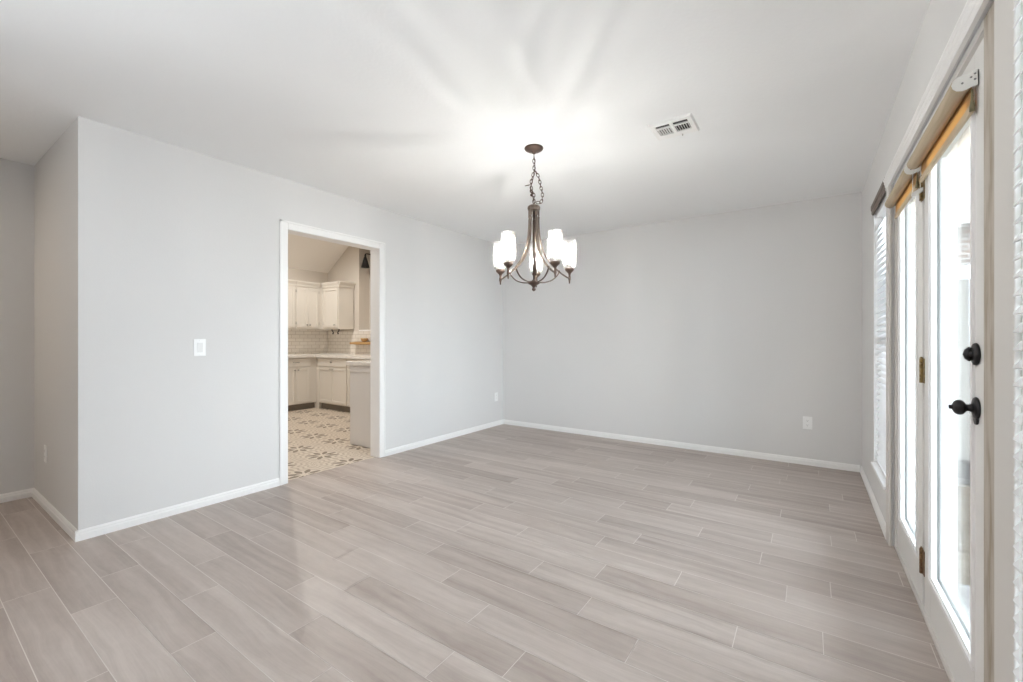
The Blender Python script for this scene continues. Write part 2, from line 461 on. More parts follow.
WIN = {1: (3.34, 3.98), 2: (0.72, 1.385)}
WZ0, WZ1 = 0.27, 2.06
DOY0, DOY1, DOZ = 1.50, 3.205, 2.03     # rough opening of the french doors
def wall_right():
    w = MB()
    solid = [(YR, WIN[2][0]), (WIN[2][1], DOY0), (DOY1, WIN[1][0]), (WIN[1][1], YB)]
    for a, b in solid: w.box((XR, a, 0), (XO, b, H))
    for k in (1, 2):
        a, b = WIN[k]; w.box((XR, a, 0), (XO, b, WZ0)); w.box((XR, a, WZ1), (XO, b, H))
    w.box((XR, DOY0, DOZ+0.01), (XO, DOY1, H))
    return w
struct('wall_right', wall_right(), WALL, 'grey wall on the right holding the french doors and blinds', 'wall')
w = MB().box((XS-0.12, YR-0.12, 0), (XO, YR, H))
struct('wall_light_block', MB().box((-2.9, YR, 0), (-2.8, -0.15, H)), WALL, 'added unseen grey partition behind the camera that blocks light', 'wall')  # unseen partition added to keep light off the left edge wall
struct('wall_rear', w, WALL, 'grey wall behind the camera', 'wall')

w = MB().box((XL-0.12, YN+0.12, H), (XO, YB+0.12, H+0.1)).box((XS-0.12, YR-0.12, H), (XO, YN+0.12, H+0.1))
struct('ceiling', w, CEIL, 'flat white textured ceiling above the dining room', 'ceiling')

# kitchen shell: gable walls and sloped ceiling
def roofz(x): return 2.40 + (RIDGE_Z-2.40)/(RIDGE_X-KX)*(x-KX) if x < RIDGE_X else RIDGE_Z - (RIDGE_Z-2.44)/(XK-RIDGE_X)*(x-RIDGE_X)
struct('wall_kitchen_side', MB().box((KX-0.12, 0.64, 0), (KX, 5.10, 2.40)), KWALL, 'tan kitchen wall behind the longer run of upper cabinets', 'wall')
RX0, RX1, RZ0, RZ1 = -6.51, -4.9, 1.30, 2.76
w = MB()
w.prism([(KX, 0), (RX0, 0), (RX0, roofz(RX0)), (KX, 2.40)], 'y', KY, 5.10)
w.prism([(RX0, 0), (RX1, 0), (RX1, RZ0), (RX0, RZ0)], 'y', KY, 5.10)
w.prism([(RX0, RZ1), (RX1, RZ1), (RX1, roofz(RX1)), (RIDGE_X, RIDGE_Z), (RX0, roofz(RX0))], 'y', KY, 5.10)
w.prism([(RX0, RZ0), (RX1, RZ0), (RX1, RZ1), (RX0, RZ1)], 'y', 4.965, 5.10)
w.prism([(RX1, 0), (XK, 0), (XK, 2.44), (RX1, roofz(RX1))], 'y', KY, 5.10)
struct('wall_kitchen_back', w, KWALL, 'tan kitchen gable wall with a recess under the black sconce', 'wall')
struct('wall_kitchen_front', MB().prism([(KX, 0.0), (XS-0.12, 0.0), (XS-0.12, roofz(XS-0.12)), (RIDGE_X, RIDGE_Z), (KX, 2.40)], 'y', 0.64, 0.76).prism([(XS-0.12, H), (XK, H), (XS-0.12, roofz(XS-0.12))], 'y', 0.64, 0.76), KWALL, 'tan kitchen wall opposite the gable wall', 'wall')
w = MB().prism([(KX-0.12, 2.32), (RIDGE_X, RIDGE_Z), (RIDGE_X, RIDGE_Z+0.1), (KX-0.12, 2.42)], 'y', 0.64, 5.10)
w.prism([(RIDGE_X, RIDGE_Z), (XK, 2.44), (XL-0.12, 2.54), (RIDGE_X, RIDGE_Z+0.1)], 'y', 0.64, 5.10)
struct('ceiling_kitchen', w, mat('kitchen_ceiling_paint', (0.86, 0.83, 0.79), 0.85), 'sloped kitchen ceiling seen through the doorway', 'ceiling')

# ---------------------------------------------------------------- baseboards
BH, BT = 0.06, 0.014
def bb(name, axis, face, sgn, a, b, label):
    """moulded board along a wall; face = wall plane coordinate, sgn = side the room is on"""
    f = face + sgn*0.0005
    pr = [(f, 0), (f+sgn*BT, 0), (f+sgn*BT, 0.036), (f+sgn*BT*0.72, 0.042), (f+sgn*BT*0.72, 0.050), (f+sgn*BT*0.3, BH), (f, BH)]
    struct(name, MB().prism(pr, axis, a, b), TRIM, label, 'baseboard')
bb('baseboard_left', 'y', XL, 1, YN-BT, DY0-0.068, 'white baseboard under the light switch, from the wall corner to the kitchen doorway')
bb('baseboard_left_far', 'y', XL, 1, DY1+0.068, YB, 'white baseboard between the kitchen doorway and the far corner')
bb('baseboard_back', 'x', YB, -1, XL+BT, XR-BT, 'white baseboard along the far wall')
bb('baseboard_right', 'y', XR, -1, 3.287, YB-BT, 'white baseboard under the blind beside the french doors')
bb('baseboard_niche', 'x', YN, -1, XS+BT, XL+BT, 'shaded white baseboard under the low outlet at far left')
bb('baseboard_side', 'y', XS, 1, YR, YN, 'white baseboard at the left edge of the picture')

# ---------------------------------------------------------------- kitchen doorway casing
CW = 0.066
def doorway():
    for nm, f, s, lab in (('trim_kitchen_doorway', XL, 1, 'white casing and jamb around the kitchen doorway'),):
        w = MB()
        # lining
        w.box((XK, DY0-0.02, 0), (XL, DY0, 2.06)).box((XK, DY1, 0), (XL, DY1+0.02, 2.06)).box((XK, DY0, 2.04), (XL, DY1, 2.06))
        for a, b, t in ((XL, XL+0.012, 0.0), (XK-0.012, XK, 0.0)):
            w.box((a, DY0-CW, 0), (b, DY0, 2.04+CW), 0.003)
            w.box((a, DY1, 0), (b, DY1+CW, 2.04+CW), 0.003)
            w.box((a, DY0, 2.04), (b, DY1, 2.04+CW), 0.003)
        w.box((XL+0.012, DY0-CW, 0), (XL+0.017, DY0-CW+0.016, 2.04+CW), 0.002)
        w.box((XL+0.012, DY1+CW-0.016, 0), (XL+0.017, DY1+CW, 2.04+CW), 0.002)
        w.box((XL+0.012, DY0-CW, 2.04+CW-0.016), (XL+0.017, DY1+CW, 2.04+CW), 0.002)
        struct(nm, w, TRIM, lab, 'trim')
doorway()

# ---------------------------------------------------------------- french doors
def casing_right():
    w = MB(); f0 = 0.366
    # near upright (plain, wide), far upright, moulded head; upright's dimmer light put into its colour
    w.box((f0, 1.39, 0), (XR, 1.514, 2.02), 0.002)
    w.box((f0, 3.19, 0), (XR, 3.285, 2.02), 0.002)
    hp = [(XR, 2.02), (f0, 2.02), (f0, 2.036), (f0-0.003, 2.040), (f0-0.003, 2.050), (f0-0.007, 2.055), (f0-0.007, 2.068), (f0-0.011, 2.073), (f0-0.011, 2.080), (XR, 2.080)]
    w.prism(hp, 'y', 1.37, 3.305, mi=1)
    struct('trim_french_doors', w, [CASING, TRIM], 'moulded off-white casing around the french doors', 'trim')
casing_right()
def door_frame():
    w = MB()
    # jambs, centre post, head, sill
    w.box((0.392, 1.515, 0.0), (XO, 1.700, DOZ), mi=1)
    w.box((0.392, 3.165, 0.0), (XO, 3.204, DOZ))
    w.box((0.408, 2.492, 0.02), (XO, 2.528, 2.0))
    w.box((0.392, 1.70, 2.004), (XO, 3.165, DOZ))
    w.box((0.392, 1.70, 0.0), (XO+0.03, 3.165, 0.016))
    o = w.build('trim_door_frame', [CASING, DIRT]); tag(o, 'worn door frame between the french doors and their casing', 'door frame', kind=BS)
    p = MB().box((0.3985, 1.7005, 1.955), (0.3995, 1.72, 1.99)).build('dark_corner_plate', DARKPLATE, o)  # thin dark brown plate at the top corner of the door
door_frame()

def door_panel(name, y0, y1, label, active):
    ST, BR, TR, T = (0.112 if active else 0.085), 0.175, 0.112, 0.044
    z0, z1 = 0.018, 1.998
    root = thing(name, (DX, y0, z0), label, 'door', kind=BS)
    ga, gb, gz0, gz1 = y0+ST, y1-ST, z0+BR, z1-TR
    w = MB()
    w.box((DX, y0, z0), (DX+T, ga, z1), 0.002).box((DX, gb, z0), (DX+T, y1, z1), 0.002)
    w.box((DX, ga, z0), (DX+T, gb, gz0), 0.002).box((DX, ga, gz1), (DX+T, gb, z1), 0.002)
    w.build('door_leaf', DOORW, root)
    # glazing bead, a stepped picture-frame moulding both sides
    w = MB()
    for xa, xb in ((DX-0.007, DX+0.016), (DX+0.026, DX+T+0.006)):
        i = 0.017
        for d0, d1, k in ((-0.006, 0.008, 0), (0.008, 0.017, 0.006)):
            xx0, xx1 = (xa+k, xb) if xa < DX else (xa, xb-k)
            w.box((xx0, ga+d0, gz0+d0), (xx1, ga+d1, gz1-d0)).box((xx0, gb-d1, gz0+d0), (xx1, gb-d0, gz1-d0))
            w.box((xx0, ga+d1, gz0+d0), (xx1, gb-d1, gz0+d1)).box((xx0, ga+d1, gz1-d1), (xx1, gb-d1, gz1-d0))
    w.build('glazing_bead', TRIM, root)
    MB().box((DX+0.018, ga-0.004, gz0-0.004), (DX+0.024, gb+0.004, gz1+0.004)).build('glass_pane', PANE, root)
    return root
d1 = door_panel('door_1', 1.704, 2.488, 'french door with the black knob, a full glass panel', True)
d2 = door_panel('door_2', 2.532, 3.161, 'narrow-looking glass french door beyond the hinges', False)

def hinge(z, m, label):
    w = MB()
    w.box((DX-0.003, 2.475, z-0.052), (DX-0.0002, 2.509, z+0.052), 0.0008)
    w.box((DX-0.003, 2.512, z-0.052), (DX-0.0002, 2.545, z+0.052), 0.0008)
    for k in range(5):
        w.cyl((DX-0.006, 2.5105, z-0.052+k*0.0208), (DX-0.006, 2.5105, z-0.052+k*0.0208+0.0198), 0.0065, 10)
    w.lathe([(0, 0.006), (0.004, 0.004), (0.0055, 0), (0.0055, -0.001), (0, -0.001)], Matrix.Translation((DX-0.006, 2.5105, z+0.053)), 10)
    o = w.build('hinge', m, d1); o['label'] = label
hinge(1.024, BRASS, 'aged brass hinge'); hinge(0.213, RUST, 'rusted hinge near the floor'); hinge(1.80, BRASS, 'aged brass hinge')

RXM = Matrix.Rotation(-PI/2, 4, 'Y')       # z axis -> -x (into the room)
ky = 1.788
def knob():
    M = Matrix.Translation((DX, ky, 0.958)) @ RXM
    w = MB().lathe([(0, 0.0), (0.0, 0.004), (0.0, 0.004), (0.0, 0.004)], M)  # seed
    w = MB()
    w.lathe([(0, 0.0003), (0.031, 0.0003), (0.033, 0.003), (0.030, 0.007), (0.021, 0.010), (0.013, 0.012), (0.0105, 0.016), (0.0095, 0.021),
             (0.0115, 0.0245), (0.016, 0.027), (0.0205, 0.031), (0.0225, 0.037), (0.0215, 0.043), (0.017, 0.0485), (0.011, 0.0515), (0.0065, 0.053),
             (0.006, 0.0545), (0.0068, 0.057), (0.0055, 0.0595), (0, 0.0605)], M, 28)
    o = w.build('door_knob', BLACK, d1)
    # keyhole escutcheon drop under the rose
    w = MB().prism([(ky-0.012, 0.936), (ky+0.012, 0.936), (ky+0.016, 0.922), (ky+0.011, 0.916), (ky+0.006, 0.911), (ky-0.006, 0.911), (ky-0.011, 0.916), (ky-0.016, 0.922)], 'x', DX-0.006, DX-0.0003, bev=0.0015)
    w.build('escutcheon', BLACK, o)
    M = Matrix.Translation((DX, ky, 1.114)) @ RXM
    o = MB().lathe([(0, 0.0003), (0.030, 0.0003), (0.033, 0.003), (0.031, 0.008), (0.022, 0.0115), (0.012, 0.012), (0.010, 0.014), (0.010, 0.020), (0, 0.020)], M, 28).build('deadbolt', BLACK, d1)
    th = MB().tube([(DX-0.015, ky, 1.114-0.019), (DX-0.020, ky, 1.114-0.011), (DX-0.022, ky, 1.114), (DX-0.020, ky, 1.114+0.011), (DX-0.015, ky, 1.114+0.019)], [0.004, 0.0075, 0.009, 0.0075, 0.004], 10, up=(0, 1, 0))
    th.build('thumb_turn', BLACK, o)
knob()

# ---------------------------------------------------------------- roller shades on the french doors
def roller_shade(y0, y1, label, cords):
    zc, xc, r = 1.899, 0.366, 0.0235
    root = thing('roller_shade', (DX, y0, 1.80), label, 'shade', 'roller shades on the french doors')
    w = MB().cyl((xc, y0+0.006, zc), (xc, y1-0.006, zc), r, 28)
    w.build('fabric_roll', ROLLF, root)
    # bracket plates
    for y, s in ((y0, 1), (y1, -1)):
        pts = [(DX-0.0005, zc+0.030), (DX-0.006, zc+0.031)] + [(xc + 0.0225*math.cos(a), zc + 0.0005 + 0.0225*math.sin(a)) for a in [math.radians(q) for q in (62, 90, 120, 150, 180, 210, 240, 270, 295)]] + [(DX-0.010, zc-0.014), (DX-0.0005, zc-0.014)]
        b = MB().prism(pts, 'y', y, y+s*0.0025)
        b.box((DX-0.0025, min(y, y+s*0.018), zc-0.014), (DX-0.0005, max(y, y+s*0.018), zc+0.030))
        ob = b.build('bracket', CORD, root)
        sw = MB()
        for (px, pz) in ((xc, zc), (xc+0.018, zc+0.012), (DX-0.008, zc+0.004), (DX-0.008, zc+0.020)):
            sw.cyl((px, y-s*0.001, pz), (px, y+s*0.0005, pz), 0.0028, 8)
        sw.build('screw', SLOT, ob)
    # hanging fabric and hem bar
    xf = DX-0.012
    n = 10
    w = MB().box((xf-0.0008, y0+0.014, 1.832), (xf+0.0008, y1-0.014, zc+0.005))
    w.build('hanging_fabric', DROPF, root)
    h = MB().prism([(xf-0.005, 1.818), (xf-0.003, 1.812), (xf+0.003, 1.812), (xf+0.005, 1.818), (xf+0.004, 1.836), (xf-0.004, 1.836)], 'y', y0+0.010, y1-0.010)
    hb = h.build('hem_bar', ROLLF, root)
    MB().tube([(xf, y0+0.008, 1.878), (xf, y0+0.008, 1.85), (xf, y0+0.008, 1.83), (xf, y0+0.008, 1.815)], [0.0025, 0.003, 0.006, 0.0065], 8).build('end_cap', mat('olive_cap', (0.20, 0.17, 0.09), 0.5), hb)
    if cords:
        yc = y1+0.016
        c = MB()
        c.tube([(0.3645, yc, zc-0.012), (0.3645, yc, 1.785)], 0.0012, 6).tube([(0.389, yc, zc), (0.389, yc, 1.785)], 0.0012, 6)
        c.build('pull_cord', CORD, root)
        MB().prism([(0.360, 1.768), (0.372, 1.766), (0.3975, 1.782), (0.3975, 1.800), (0.388, 1.797), (0.362, 1.782)], 'y', yc-0.006, yc+0.004, bev=0.001).build('cord_tensioner', CORD, root)
roller_shade(1.775, 2.478, 'tan roller shade rolled up above the door with the black knob', True)
roller_shade(2.545, 3.135, 'tan roller shade rolled up above the door beyond the hinges', False)

# ---------------------------------------------------------------- windows and blinds
def window(k, y0, y1, label):
    root = thing('window_%d' % k, (XO, y0, WZ0), label, 'window', kind=BS)
    w = MB(); xa, xb, t = 0.452, 0.498, 0.045
    a, b, c, d = y0+0.001, y1-0.001, WZ0+0.021, WZ1-0.001
    w.box((xa, a, c), (xb, a+t, d)).box((xa, b-t, c), (xb, b, d)).box((xa, a+t, c), (xb, b-t, c+t)).box((xa, a+t, d-t), (xb, b-t, d))
    zm = (c+d)/2
    w.box((xa, a+t, zm-0.02), (xb, b-t, zm+0.02))
    w.build('window_frame', TRIM, root)
    MB().box((0.472, a+t, c+t), (0.476, b-t, zm-0.02)).box((0.478, a+t, zm+0.02), (0.482, b-t, d-t)).build('window_pane', PANE, root)
    s = MB().box((XR-0.018, y0+0.0005, WZ0+0.0005), (0.498, y1-0.0005, WZ0+0.020), 0.003)
    s.build('window_sill', TRIM, root)
window(1, *WIN[1], 'narrow window with a low white sill beyond the french doors')
window(2, *WIN[2], 'window behind the white blind at the right edge of the picture')

def blind(y0, y1, label, tilt, valance, xb=0.41, pitch=0.042):
    z0, z1 = WZ0+0.026, WZ1-0.004
    root = thing('window_blind', (xb, y0, z0), label, 'blind', 'white slatted window blinds')
    MB().box((xb-0.022, y0+0.002, z1-0.045), (xb+0.024, y1-0.002, z1), 0.002).build('headrail', SLAT, root)
    n = int((z1-0.07-z0-0.03)/pitch)
    M0 = MB(); d = 0.021 if tilt > 0.8 else 0.025; ca, sa = math.cos(tilt), math.sin(tilt)
    first = None
    for i in range(n):
        z = z0+0.045+i*pitch
        t = 0.0014
        pts = [(xb+u*ca - v*sa, z+u*sa + v*ca) for u, v in ((-d, -t), (-d*0.5, t*0.2), (0, t), (d*0.5, t*0.2), (d, -t), (d, -t+0.0028), (d*0.5, t*0.2+0.0028), (0, t+0.0028), (-d*0.5, t*0.2+0.0028), (-d, -t+0.0028))]
        if first is None:
            zc0 = z
            first = MB().prism(pts, 'y', y0+0.004, y1-0.004).build('slat', SLAT, root)
        else:
            o = first.copy(); C.objects.link(o); o.parent = root; o.location = first.location + Vector((0, 0, z-zc0))
    MB().box((xb-0.02, y0+0.004, z0+0.0005), (xb+0.02, y1-0.004, z0+0.018), 0.003).build('bottom_rail', SLAT, root)
    w = MB()
    for y in (y0+0.10, y1-0.10):
        for x in (xb-0.026, xb+0.026): w.tube([(x, y, z0+0.01), (x, y, z1-0.04)], 0.0011, 5)
    w.build('ladder_cord', CORD, root)
    if valance:
        f = 0.361
        pr = [(XR-0.0005, 2.035), (f+0.010, 2.035), (f+0.004, 2.045), (f+0.004, 2.062), (f, 2.070), (f, 2.098), (f+0.006, 2.108), (XR-0.0005, 2.108)]
        o = MB().prism(pr, 'y', y0-0.035, y1+0.004).build('valance', TAUPE, root); o['label'] = 'dark taupe wood valance'
blind(*WIN[1], 'white blind under a dark taupe valance, beyond the french doors', math.radians(38), True)
blind(*WIN[2], 'white slatted blind at the right edge of the picture', math.radians(50), False, xb=0.376, pitch=0.0385)

# ---------------------------------------------------------------- wall plates
def plate_root(name, label, cat, kind):
    """built at the origin facing -y"""
    r = thing(name, (0, 0, 0), label, cat)
    MB().box((-0.036, -0.006, -0.058), (0.036, -0.0004, 0.058), 0.0025, seg=2).build('cover_plate', PLATE, r)
    if kind == 'outlet':
        for z in (-0.021, 0.021):
            f = MB().lathe([(0, 0.0), (0.0155, 0.0), (0.0155, 0.0014), (0.0145, 0.002), (0, 0.002)], Matrix.Translation((0, -0.006, z)) @ Matrix.Rotation(PI/2, 4, 'X'), 20)
            f.build('socket_face', PLATE, r)
            s = MB().box((-0.0068, -0.0084, z), (-0.005, -0.0079, z+0.008)).box((0.005, -0.0084, z), (0.0068, -0.0079, z+0.007)).cyl((0, -0.0084, z-0.006), (0, -0.0079, z-0.006), 0.0026, 10)
            s.build('socket_slot', SLOT, r)
        MB().cyl((0, -0.0075, 0), (0, -0.006, 0), 0.003, 10).build('screw', PLATE, r)
    else:
        MB().prism([(-0.006, -0.033), (-0.0075, 0.033), (-0.0105, 0.033), (-0.007, -0.033)], 'x', -0.0165, 0.0165).build('rocker', mat('rocker_white', (0.80, 0.80, 0.79), 0.35), r)
        for z in (-0.048, 0.048): MB().cyl((0, -0.007, z), (0, -0.006, z), 0.003, 10).build('screw', PLATE, r)
    return r
o1 = plate_root('wall_outlet', 'white wall outlet low on the far wall, below and left of the blind', 'outlet', 'outlet')
o2 = copy_tree(o1); o2['label'] = 'white outlet on the long pale wall near the far room corner'
o3 = copy_tree(o1); o3['label'] = 'outlet low on the short shaded wall at far left'
o1['label'] = 'white wall outlet low on the far wall behind the chandelier'
o1.location = (-0.012, YB, 0.388)
o2.location = (XL, 4.667, 0.385); o2.rotation_euler = (0, 0, PI/2)
o3.location = (-4.31, YN, 0.372)
for o in (o1, o2, o3): o['group'] = 'wall outlets'
sw = plate_root('light_switch', 'white rocker light switch on the pale wall beside the kitchen doorway', 'switch', 'switch')
sw.location = (XL, 1.241, 1.10); sw.rotation_euler = (0, 0, PI/2)

# ---------------------------------------------------------------- ceiling vent
def vent():
    x0, x1, y0, y1 = -0.800, -0.550, 2.598, 2.832
    r = thing('ceiling_vent', ((x0+x1)/2, (y0+y1)/2, H), 'white ceiling air vent with dark slots between the chandelier and the french doors', 'vent')
    zf = H-0.0004
    fr = 0.045; xm = (x0+x1)/2
    ys = y0+0.052
    w = MB()
    xi0, xi1, yi0, yi1 = x0+0.034, x1-0.032, y0+0.037, y1-0.062     # the opening
    zl = zf-0.010
    w.box((x0+0.008, y0+0.008, zl), (xi0, y1-0.008, zf)).box((xi1, y0+0.008, zl), (x1-0.008, y1-0.008, zf))
    w.box((xi0, y0+0.008, zl), (xi1, yi0, zf)).box((xi0, yi1, zl), (xi1, y1-0.008, zf))
    w.prism([(x0, zf), (x0+0.008, zl), (x0+0.008, zf)], 'y', y0, y1).prism([(x1, zf), (x1-0.008, zl), (x1-0.008, zf)], 'y', y0, y1)
    w.prism([(y0, zf), (y0+0.008, zl), (y0+0.008, zf)], 'x', x0+0.008, x1-0.008).prism([(y1, zf), (y1-0.008, zl), (y1-0.008, zf)], 'x', x0+0.008, x1-0.008)
    yb0 = yi0+0.036; yb1 = yb0+0.014
    w.box((xm-0.009, yi0, zl), (xm+0.009, yi1, zf-0.003)).box((xi0, yb0, zl), (xm-0.009, yb1, zf-0.003)).box((xm+0.009, yb0, zl), (xi1, yb1, zf-0.003))
    w.build('grille_frame', TRIM, r)
    MB().box((x0+0.02, y0+0.02, zf-0.0016), (x1-0.02, y1-0.02, zf-0.0002)).build('duct_opening', VENTBACK, r)
    ya, yb = yb1, yi1
    for side, (xa, xb) in enumerate(((xi0, xm-0.009), (xm+0.009, xi1))):
        n = 6
        for i in range(n):
            xc = xa + (i+0.5)*(xb-xa)/n
            lean = 0.0022 if side == 0 else -0.002
            MB().prism([(xc-lean, zf-0.010), (xc-lean+0.002, zf-0.010), (xc+lean+0.002, zf-0.004), (xc+lean, zf-0.004)], 'y', ya, yb).build('fin', TRIM, r)
    MB().tube([(xm+0.03, y1-0.02, zf-0.010), (xm+0.03, y1-0.02, zf-0.02)], 0.003, 8).build('damper_lever', NICKEL, r)
vent()

# ---------------------------------------------------------------- chandelier
def chandelier():
    cx, cy = -1.52, 2.476
    root = thing('chandelier', (cx, cy, H), 'five-light bronze chandelier with seeded glass shades hanging on a chain', 'chandelier')
    T = Matrix.Translation((cx, cy, 0))
    def V(x, y, z): return (cx+x, cy+y, z)
    MB().lathe([(0, 2.4395), (0.062, 2.4395), (0.0635, 2.434), (0.060, 2.428), (0.045, 2.419), (0.022, 2.412), (0.012, 2.410), (0.012, 2.402), (0.007, 2.398), (0, 2.397)], T, 32).build('canopy', DBRONZE, root)
    # chain of oval links, main drop plus slack loop
    w = MB()
    def link(p, d, L, wd, r, rot):
        p = Vector(p); d = Vector(d).normalized()
        a = d.cross(Vector((math.cos(rot), math.sin(rot), 0.1))).normalized()
        pts = []
        for k in range(14):
            q = 2*PI*k/14
            pts.append(p + d*(math.sin(q)*L/2) + a*(math.cos(q)*wd/2))
        nrm = d.cross(a)
        w.tube(pts, r, 6, closed=True, up=nrm)
    main = bez([V(0, 0, 2.398), V(0.001, 0.0, 2.33), V(0.0, 0, 2.28), V(-0.014, -0.008, 2.22), V(-0.016, -0.006, 2.17), V(0, 0, 2.12), V(0, 0, 2.062)], 12)
    slack = bez([V(0.002, 0, 2.295), V(0.028, 0.012, 2.245), V(0.042, 0.018, 2.18), V(0.055, 0.02, 2.12), V(0.045, 0.018, 2.075), V(0.015, 0.01, 2.072)], 12)
    def run(pth, step):
        acc = 0; i = 0
        for a, b in zip(pth, pth[1:]):
            acc += (b-a).length
            if acc >= step:
                acc -= step; link(b, b-a, step*1.38, 0.017, 0.0024, (i % 2)*PI/2 + 0.6); i += 1
    run(main, 0.023); run(slack, 0.023)
    w.build('chain', DBRONZE, root)
    w = MB().tube(bez([V(0, 0, 2.40), V(0.006, 0.004, 2.32), V(-0.006, 0.005, 2.25), V(-0.022, -0.004, 2.17), V(-0.012, 0.004, 2.12), V(0.004, 0, 2.065)], 10), 0.0026, 6)
    w.tube([V(-0.036 + 0.020*math.cos(q), -0.02 + 0.012*math.sin(q), 2.19+0.004*math.sin(q)) for q in [2*PI*k/18 for k in range(18)]], 0.002, 6, closed=True)
    w.tube(bez([V(-0.016, -0.012, 2.165), V(-0.026, 0, 2.15), V(-0.010, 0.01, 2.14), V(-0.022, -0.004, 2.128), V(-0.012, 0, 2.118)], 8), 0.005, 6)
    w.build('supply_wire', DBRONZE, root)
    MB().lathe([(0, 2.066), (0.008, 2.066), (0.010, 2.058), (0.030, 2.054), (0.040, 2.047), (0.043, 2.036), (0.041, 2.024), (0.036, 2.018), (0, 2.018)], T, 28).build('column_cap', BRONZE, root)
    MB().tube([V(0, 0, 2.02), V(0, 0, 1.54)], 0.0055, 10).build('centre_rod', DBRONZE, root)
    MB().lathe([(0, 1.556), (0.012, 1.556), (0.016, 1.548), (0.036, 1.544), (0.042, 1.536), (0.038, 1.528), (0.022, 1.520), (0.012, 1.510), (0.009, 1.502), (0.014, 1.494), (0.012, 1.486), (0.005, 1.481), (0, 1.478)], T, 28).build('hub', DBRONZE, root)
    R = 0.25
    yaw = math.radians(34.5)
    arm0 = None
    def arm_parts(a):
        def A(r, z, t=0.0): return (cx + r*math.cos(a) - t*math.sin(a), cy + r*math.sin(a) + t*math.cos(a), z)
        prof = bez([A(0.034, 2.022), A(0.034, 1.95), A(0.038, 1.87), A(0.052, 1.79), A(0.082, 1.715), A(0.130, 1.655), A(0.188, 1.606), A(0.232, 1.578), A(R, 1.572)], 6)
        arm = MB().tube(prof, 0.0105, 8, flat=(1.15, 0.42)).build('arm', BRONZE, root)
        MB().tube(bez([A(0.034, 1.538), A(0.075, 1.540), A(0.125, 1.556), A(0.162, 1.588), A(0.180, 1.622)], 6), 0.0058, 8, flat=(1.1, 0.7)).build('brace', DBRONZE, arm)
        TT = Matrix.Translation(A(R, 0))
        MB().lathe([(0, 1.640), (0.030, 1.640), (0.033, 1.634), (0.029, 1.624), (0.016, 1.612), (0.009, 1.604), (0.007, 1.590), (0.009, 1.580), (0.009, 1.566), (0.006, 1.556), (0.005, 1.542), (0.0035, 1.536), (0, 1.534)], TT, 20).build('lamp_cup', DBRONZE, arm)
        MB().lathe([(0, 1.6405), (0.012, 1.6405), (0.013, 1.700), (0, 1.700)], TT, 14).build('lamp_socket', CORD, arm)
        b = MB().lathe([(0, 1.701), (0.008, 1.702), (0.0135, 1.715), (0.0145, 1.735), (0.0125, 1.770), (0.006, 1.796), (0, 1.803)], TT, 18).build('bulb', PANE, arm)
        MB().lathe([(0, 1.706), (0.002, 1.707), (0.002, 1.742), (0, 1.743)], TT, 10).build('filament', BULB, b)
        # open-topped seeded glass cylinder with a rounded foot
        MB().lathe([(0.030, 1.6415), (0.038, 1.643), (0.044, 1.650), (0.046, 1.662), (0.0465, 1.74), (0.0465, 1.828)], TT, 40).build('glass_shade', SEEDED, arm)
    for k in range(5):
        arm_parts(math.radians(-61+72*k) + yaw)
chandelier()

# ---------------------------------------------------------------- kitchen
GB = 'cream base cabinets'
def knob_mb(x, y, z): return MB().lathe([(0, 0.0), (0.006, 0.0), (0.005, 0.012), (0.012, 0.016), (0.015, 0.021), (0.012, 0.027), (0, 0.029)], Matrix.Translation((x, y, z)) @ Matrix.Rotation(PI/2, 4, 'X'), 14)
def cup_pull(x, y, z):
    w = MB()
    w.tube([(x-0.045, y-0.001, z), (x-0.043, y-0.018, z-0.004), (x-0.025, y-0.026, z-0.006), (x, y-0.028, z-0.006), (x+0.025, y-0.026, z-0.006), (x+0.043, y-0.018, z-0.004), (x+0.045, y-0.001, z)], 0.008, 8, flat=(1, 0.8))
    return w
def door_mb(x0, x1, z0, z1, y, panels=1, fr=0.045):
    """shaker door: frame with recessed panels, front at y (faces -y)"""
    w = MB(); t = 0.019
    w.box((x0, y, z0), (x0+fr, y+t, z1), 0.0015).box((x1-fr, y, z0), (x1, y+t, z1), 0.0015)
    w.box((x0+fr, y, z0), (x1-fr, y+t, z0+fr), 0.0015).box((x0+fr, y, z1-fr), (x1-fr, y+t, z1), 0.0015)
    w.box((x0+fr, y+0.009, z0+fr), (x1-fr, y+t, z1-fr))
    if panels == 2:
        m = (x0+x1)/2; w.box((m-fr/2, y, z0+fr), (m+fr/2, y+0.012, z1-fr), 0.0015)
    return w
def base_cabinet(wd, label, doors=2, dep=0.60, h=0.858, filler=0.0):
    """front faces -y at y=0, left end x=0"""
    r = thing('base_cabinet', (0, 0, 0), label, 'cabinet', GB)
    w = MB().box((0, 0.02, 0.10), (wd, dep, h))
    w.build('cabinet_body', CAB, r)
    MB().box((0, 0.075, 0.0), (wd, dep, 0.10)).build('toe_kick', KICK, r)
    a, b = 0.012, wd-filler-0.012
    dr = MB().box((a, 0.001, 0.715), (b, 0.0195, 0.845), 0.003); d = dr.build('drawer', CAB, r)
    if doors == 2:
        cup_pull((a+b)/2, 0.001, 0.785).build('drawer_pull', NICKEL, d)
        m = (a+b)/2
        for x0, x1, kx in ((a, m-0.002, m-0.028), (m+0.002, b, m+0.028)):
            o = door_mb(x0, x1, 0.118, 0.698, 0.001).build('cabinet_door', CAB, r)
            knob_mb(kx, 0.001, 0.655).build('knob', NICKEL, o)
    else:
        knob_mb((a+b)/2, 0.001, 0.785).build('drawer_knob', NICKEL, d)
        o = door_mb(a, b, 0.118, 0.698, 0.001, 2).build('cabinet_door', CAB, r)
        cup_pull((a+b)/2, 0.001, 0.675).build('door_pull', NICKEL, o)
    return r
